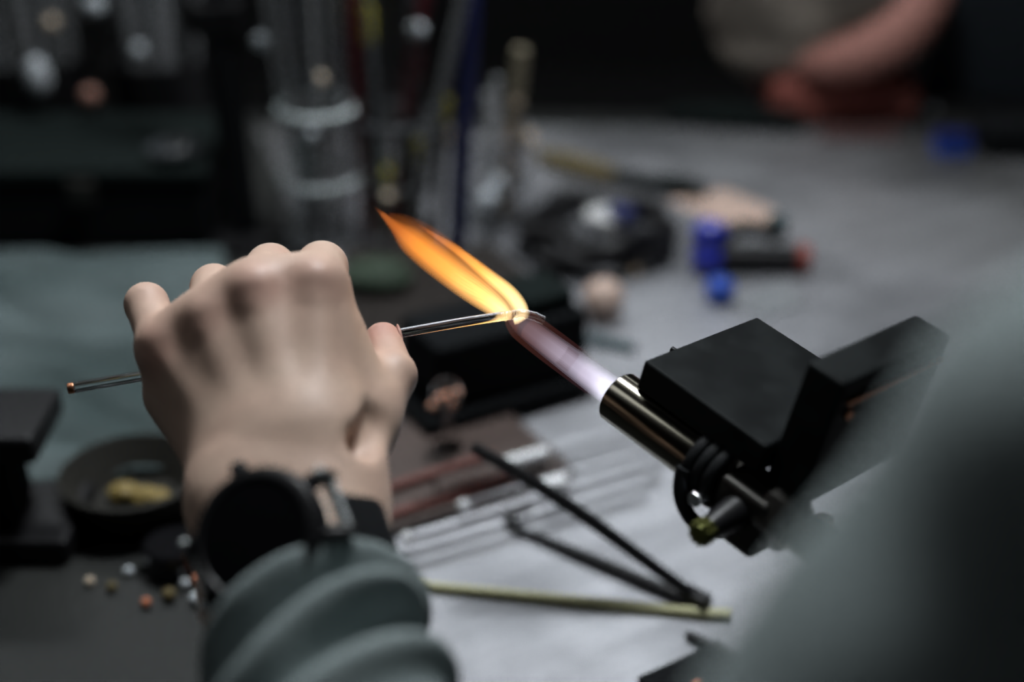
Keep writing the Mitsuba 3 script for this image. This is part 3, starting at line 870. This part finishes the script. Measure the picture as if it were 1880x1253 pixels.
def rods_in(o, z, r, spec, label, cat_, group, bsdfs):
    """spec: list of (angle, radius at the base, lean out, length)"""
    for q, (u, rb, lean, L, rad) in enumerate(spec):
        a = o * [1, 1, 0] + np.array([0, 0, z]) + np.array([u[0], u[1], 0.002])
        b = a + unit(np.array([u[0] / r * lean, u[1] / r * lean, 1.0])) * L
        single('upright_rod', rod(a, b, rad, n=10), bsdfs[q % len(bsdfs)], label, cat_, group, smooth=30)


def random_spec(n, r, L0, L1, lean):
    """Rods that stand apart from each other at the foot and fan out upwards."""
    out = []
    while len(out) < n:
        u = rng.uniform(-r, r, 2)
        if np.hypot(*u) < r and all(np.hypot(*(u - o[0])) > .0058 for o in out):
            out.append((u, 0, lean, rng.uniform(L0, L1), rng.uniform(.0016, .0030)))
    return out


o1, z1 = jar(597, 448, .034, .135, 'glass jar of clear rods behind the knuckles of the hand', 'm_clear_rim')
rods_in(o1, z1, .030, random_spec(26, .021, .27, .40, .11), 'thin clear glass rod standing in the jar behind the hand', 'glass rod', 'clear rods in the jar behind the hand', ['m_thin_glass', 'm_grey_glass', 'm_smoke_glass', 'm_thin_glass', 'm_milky_glass'])
o2, z2 = jar(735, 436, .036, .120, 'glass jar of coloured rods behind the flame')
rods_in(o2, z2, .030, random_spec(10, .020, .24, .38, .11), 'thin dark or clear rod standing in the jar behind the flame', 'glass rod', 'plain rods in the jar behind the flame', ['m_smoke_glass', 'm_thin_glass', 'm_grey_glass', 'm_black'])
o3, z3 = jar(905, 405, .030, .085, 'low glass jar right of the dark blue rod')


def lean_rod(name, p0, p1, r, bsdf, label, cat_, y1=None, tip=None, extend=0.0, tl=.02):
    a = T(*p0, SH + .007)
    b = Y(*p1, a[1] if y1 is None else y1)
    b = b + unit(b - a) * extend
    if tip is None:
        return single(name, rod(a, b, r, n=12), bsdf, label, cat_, smooth=30)
    k = thing(name, label, cat_)
    d = unit(b - a)
    part(k, 'shaft', rod(a, b - d * tl, r, n=12), bsdf)
    part(k, 'tip', rod(b - d * tl, b, r * 1.2, n=12), tip[0], label=tip[1])
    return k


lean_rod('blue_rod', (838, 455), (864, 0), .0085, 'm_navy', 'thick dark blue rod standing upright behind the flame', 'rod', extend=.10)
lean_rod('pale_rod', (752, 440), (850, 0), .0050, 'm_milky_glass', 'pale grey tube leaning to the right over the coloured rods', 'tube', y1=1.12, extend=.08)
lean_rod('tipped_rod', (800, 440), (817, 182), .0045, 'm_smoke_glass', 'dark rod with a yellow tip beside the dark blue rod', 'rod', tip=('m_yellow', 'yellow tip'))
lean_rod('tipped_rod', (735, 430), (768, 258), .0045, 'm_smoke_glass', 'short dark rod with a yellow tip left of the dark blue rod', 'rod', tip=('m_yellow', 'yellow tip'))
lean_rod('tipped_rod', (700, 430), (706, 308), .0050, 'm_olive', 'shortest rod with a yellow tip above the flame', 'rod', tip=('m_yellow', 'yellow tip'))
lean_rod('tipped_rod', (690, 430), (674, 12), .0045, 'm_dark_green', 'tall dark green rod with a yellow-green tip', 'rod', tip=('m_yellow', 'yellow-green tip'), tl=.03)
lean_rod('red_rod', (676, 430), (650, 90), .0050, 'm_dark_red', 'dark red rod in the jar behind the flame, left one', 'rod', extend=.05)
lean_rod('red_rod', (725, 430), (775, 0), .0075, 'm_dark_red', 'thick dark red rod leaning right in the jar behind the flame', 'rod', extend=.06)
lean_rod('dark_rod', (752, 432), (742, 215), .0090, 'm_black', 'thick black rod in the middle of the coloured rods', 'rod')
k = lean_rod('wooden_tool', (925, 400), (957, 88), .0060, 'm_tan', 'upright wooden tool with a pale tip right of the dark blue rod', 'tool', tip=('m_dull_beige', 'pale tip'), tl=.060)
for q, (px, py, L, lx) in enumerate(((892, 398, .10, .12), (912, 396, .09, .3), (918, 410, .12, -.1), (900, 402, .13, .05))):
    a = T(px, py, SH + .007)
    single('milky_rod', rod(a, a + unit([lx, .1, 1]) * L, .0040, n=10), 'm_milky_glass', 'short milky glass rod in the low jar', 'glass rod', 'milky rods in the low jar')


def bead(px, py, y, r, bsdf, label):
    return single('shiny_bead', lump(Y(px, py, y), (r, r, r), 1, .02, sub=3), bsdf, label, 'bead', smooth=True)


# ------------------------------------------------------------------ left back: tool chest, rods, stand
c = T(170, 458)
k = thing('tool_chest', 'black metal tool chest at the back left of the bench', 'tool chest')
part(k, 'body', rbox([c[0] - .135, c[1], 0], [c[0] + .105, c[1] + .15, .060], .004), 'm_black_matte')
part(k, 'lid', rbox([c[0] - .138, c[1] - .003, .0603], [c[0] + .108, c[1] + .153, .076], .005), 'm_dark_green', label='dark green-black lid')
part(k, 'latch', rbox([c[0] - .012, c[1] - .012, .046], [c[0] + .012, c[1] - .0032, .068], .002), 'm_dark_steel')
for nm, cx0, ylab, num in (('left', 70, 'left', 26), ('right', 300, 'right', 20)):
    o = np.array([(cx0 - 940) / F_PX * 1.42, c[1] + .22, 0])
    kk = thing('rod_pot', f'dark pot of glass tubes behind the tool chest, {ylab} one', 'pot')
    part(kk, 'pot_wall', place(lathe([(0, 0), (.045, 0), (.047, .002), (.050, .11), (.046, .11), (.043, .006), (0, .006)], 36), o, np.eye(3)), 'm_black')
    rods_in(o, .008, .04, random_spec(num, .030, .28, .42, .16), f'glass tube standing in the {ylab} pot behind the tool chest', 'glass tube', f'tubes in the {ylab} pot', ['m_grey_glass', 'm_milky_glass', 'm_thin_glass', 'm_milky_glass'])
k = thing('clamp_stand', 'black clamp stand leaning between the tool chest and the jars', 'stand')
a = T(452, 446, 0)
b = Y(398, 0, a[1] + .02)
b = b + unit(b - a) * .15
part(k, 'foot', place(lathe([(0, 0), (.032, 0), (.034, .003), (.030, .010), (.012, .014), (0, .014)], 32), a, np.eye(3)), 'm_black')
part(k, 'pole', rod(a + unit(b - a) * .012, b, .0135, n=20), 'm_black_matte')
part(k, 'clamp', rbox([-.02, -.016, -.014], [.02, .016, .014], .004).apply_translation(a * .45 + b * .55), 'm_black')
q0 = T(322, 290, .076)
single('small_dish', place(lathe([(0, 0), (.012, 0), (.022, .006), (.024, .010), (.0215, .010), (.012, .003), (0, .003)], 28), [q0[0], c[1] + .028, .0762], np.eye(3)), 'm_smoke_glass', 'small smoky dish on the lid of the tool chest', 'dish')

# glints at the back: added balls that stand in for bright highlights
GL = [(70, 140, 1.28, .011, 'm_silver_bead', 'largest silver ball added as a glint among the tubes at the back left'), (166, 176, 1.28, .0085, 'm_rose_bead', 'copper coloured ball added as a glint below the silver ones at the back left'),
      (174, 10, 1.30, .0095, 'm_silver_bead', 'silver ball added as a glint at the top edge over the back left tubes'), (95, 42, 1.30, .0065, 'm_bronze_bead', 'bronze ball added as a glint at the top left among the tubes'),
      (255, 92, 1.30, .0065, 'm_silver_bead', 'silver ball added as a glint among the right pot of tubes'), (478, 76, 1.18, .0065, 'm_silver_bead', 'silver ball added as a glint left of the jar rim'),
      (588, 145, 1.14, .0055, 'm_bronze_bead', 'bronze ball added as a glint above the rim of the jar'), (572, 246, 1.13, .0050, 'm_silver_bead', 'silver ball added as a glint below the rim of the jar'),
      (766, 54, 1.16, .0075, 'm_silver_bead', 'pale green-white ball added as a glint at the top beside the leaning tube'), (832, 255, 1.15, .0060, 'm_bronze_bead', 'bronze ball added as a glint in front of the dark blue rod'),
      (948, 186, 1.20, .0055, 'm_bronze_bead', 'bronze ball added as a glint halfway up the wooden tool'), (970, 255, 1.22, .0070, 'm_bronze_bead', 'bright bronze ball added as a glint right of the wooden tool'),
      (896, 366, 1.16, .0085, 'm_silver_bead', 'brightest silver ball added as a glint in the low jar'), (914, 336, 1.17, .0070, 'm_silver_bead', 'silver ball added as a glint behind the brightest one in the low jar'),
      (1148, 378, 1.24, .0050, 'm_silver_bead', 'silver ball added as a glint at the back of the hose coil'), (712, 362, 1.12, .0050, 'm_bronze_bead', 'bronze ball added as a glint right above the flame tip')]
for px, py, y, r, m, lab in GL:
    c0 = Y(px, py, y)
    kk = thing('glint_ball', lab, 'pin')
    part(kk, 'ball', lump(c0, (r, r, r * (1.7 if px == 70 else 1)), 1, .02), m, smooth=True)
    part(kk, 'stem', rod([c0[0], c0[1], SH if px > 420 else .001], c0 - [0, 0, r * .8], .0011, n=8), 'm_dark_steel')

# ------------------------------------------------------------------ left front: cloth, anvil, dish, beads
def cloth_mesh():
    poly = [T(-160, 490), T(395, 478), T(430, 640), T(345, 880), T(40, 900), T(-160, 720)]
    lo, hi = np.min(poly, 0)[:2], np.max(poly, 0)[:2]
    n = 110
    import shapely
    pg = shapely.Polygon([q[:2] for q in poly]).buffer(.012).buffer(-.004)
    gx, gy = np.meshgrid(np.linspace(lo[0], hi[0], n), np.linspace(lo[1], hi[1], n), indexing='ij')
    ins = shapely.contains_xy(pg, gx, gy)
    q = np.stack([gx, gy, 0 * gx], -1)
    z = .003 + .014 * np.clip(meshkit.fbm(q * [9, 14, 1] + 3.3, 3, 6) - .3, 0, 1) + .006 * np.abs(np.sin(gx * 30 + gy * 55 + 4 * meshkit.noise(q * 8, 2)))
    v = np.vstack([np.stack([gx, gy, z], -1).reshape(-1, 3), np.stack([gx, gy, z - .0025], -1).reshape(-1, 3)])
    i, j = np.meshgrid(np.arange(n - 1), np.arange(n - 1), indexing='ij')
    ok = (ins[:-1, :-1] & ins[1:, :-1] & ins[1:, 1:] & ins[:-1, 1:]).ravel()
    qd = np.stack([i * n + j, (i + 1) * n + j, (i + 1) * n + j + 1, i * n + j + 1], -1).reshape(-1, 4)[ok]
    f = np.vstack([qd[:, [0, 1, 2]], qd[:, [0, 2, 3]]])
    f = np.vstack([f, f[:, ::-1] + n * n])
    m = trimesh.Trimesh(v, f, process=False)
    m.remove_unreferenced_vertices()
    return m


single('teal_cloth', cloth_mesh(), 'm_teal_cloth', 'crumpled grey-teal cloth on the bench left of the hand', 'cloth', smooth=True)
c = T(40, 1000)
k = thing('small_anvil', 'small black bench anvil at the left edge', 'anvil')
part(k, 'foot', rbox([c[0] - .07, c[1] - .022, 0], [c[0] + .036, c[1] + .045, .018], .004), 'm_black')
part(k, 'neck', rbox([c[0] - .05, c[1] - .010, .018], [c[0] + .002, c[1] + .032, .070], .005), 'm_black_matte')
part(k, 'head', rbox([c[0] - .09, c[1] - .020, .070], [c[0] + .026, c[1] + .042, .088], .004), 'm_black', label='flat black head')
c = T(240, 968)
k = thing('dark_dish', 'dark ceramic dish with a yellow-brown lump in it', 'dish')
cz = np.array([c[0], c[1] + .018, 0])
part(k, 'dish_wall', place(lathe([(0, .0), (.026, .0), (.030, .002), (.043, .024), (.045, .030), (.042, .031), (.027, .008), (0, .007)], 48), cz, np.eye(3)), 'm_ceramic')
for q, (dx_, dy_) in enumerate(((-.008, .002), (.006, -.003), (.014, -.004))):
    single('ochre_lump', lump(cz + [dx_, dy_, .0125], (.009, .007, .006), q + 11, .3), 'm_ochre', 'yellow-brown lump lying in the dark dish', 'lump', 'lumps in the dark dish')
c = T(322, 1040)
single('black_weight', place(lathe([(0, 0), (.017, 0), (.018, .001), (.018, .016), (.016, .018), (0, .018)], 28), c, np.eye(3)), 'm_black_gloss', 'short black cylinder in front of the dark dish', 'weight')
for px, py, r, m, lab in ((268, 1107, .0030, 'm_copper_bead', 'copper bead nearest to the camera left of the watch'), (236, 1050, .0030, 'm_silver_bead', 'blue-grey bead beside the black cylinder'), (340, 1072, .0030, 'm_silver_bead', 'grey bead close to the watch'), (364, 1064, .0034, 'm_copper_bead', 'bright orange bead touching the outline of the watch'),
                          (359, 1100, .0038, 'm_silver_bead', 'pale bead below the bright orange one'), (165, 1068, .0028, 'm_bronze_bead', 'dull brown bead at the far left of the row'), (205, 1078, .0030, 'm_olive', 'ochre bead second from the left'), (310, 1092, .0040, 'm_olive', 'ochre bead in the middle of the row')):
    single('glass_bead', lump(T(px, py, r), (r, r, r), 1, .03), m, lab, 'bead', smooth=True)

# ------------------------------------------------------------------ right back
c = T(1560, 196)
k = thing('cloth_bundle', 'beige and pink cloth bundle on the far end of the bench', 'cloth bundle')
part(k, 'beige_fold', lump(Y(1500, 25, c[1]), (.125, .07, .085), 21, .16, 1.1, 4), 'm_beige', smooth=True)
a = [Y(1470, 118, c[1] - .05), Y(1560, 105, c[1] - .075), Y(1640, 70, c[1] - .065), Y(1700, 0, c[1] - .04), Y(1730, -80, c[1] - .02)]
part(k, 'pink_roll', tube(a, [.012, .024, .028, .026, .018], n=20), 'm_pink', label='pink rolled hem')
part(k, 'red_base', rbox([c[0] - .10, c[1] - .065, SH], [c[0] + .06, c[1] + .06, .050], .012), 'm_brick', label='red-brown base')
a, b = T(1225, 210, .013), T(1470, 222, .013)
single('dark_roll', tube([a, a * .5 + b * .5, b], [.008, .014, .010], n=16), 'm_dark_green', 'dark green cloth roll in front of the cloth bundle', 'cloth roll')
a, b = T(1520, 192, .006), T(1720, 205, .006)
single('grey_bar', rod(a, b, .006, n=12), 'm_grey_plate', 'grey bar at the foot of the cloth bundle', 'bar')
pp_ = [T(1500, 232), T(1640, 226), T(1650, 262), T(1510, 262)]
single('red_paper', flat_sheet(pp_, SH, SH + .001), 'm_dull_red', 'dull red sheet of paper in front of the cloth bundle', 'paper', smooth=False)
k = thing('navy_board', 'dark navy board standing at the back right', 'board')
c = T(1822, 186)
part(k, 'panel', rbox([c[0] - .085, c[1], 0], [c[0] + .17, c[1] + .02, .30], .004), 'm_dark_navy')
part(k, 'brace', rod([c[0] + .10, c[1] - .012, 0], [c[0] + .05, c[1] - .012, .28], .010, n=12), 'm_olive', label='brown brace')
c = T(1748, 292)
k = thing('blue_box', 'small bright blue box at the back right', 'box')
part(k, 'box_body', rbox([c[0] - .016, c[1], SH], [c[0] + .020, c[1] + .025, .016], .003), 'm_bright_blue')
part(k, 'box_lid', rbox([c[0] - .017, c[1] - .001, .0162], [c[0] + .021, c[1] + .026, .023], .003), 'm_navy', label='darker blue lid')
c = T(1850, 300)
single('black_case', rbox([c[0] - .024, c[1] + .004, SH], [c[0] + .09, c[1] + .06, .035], .005), 'm_black_matte', 'black case beside the small blue box', 'case')
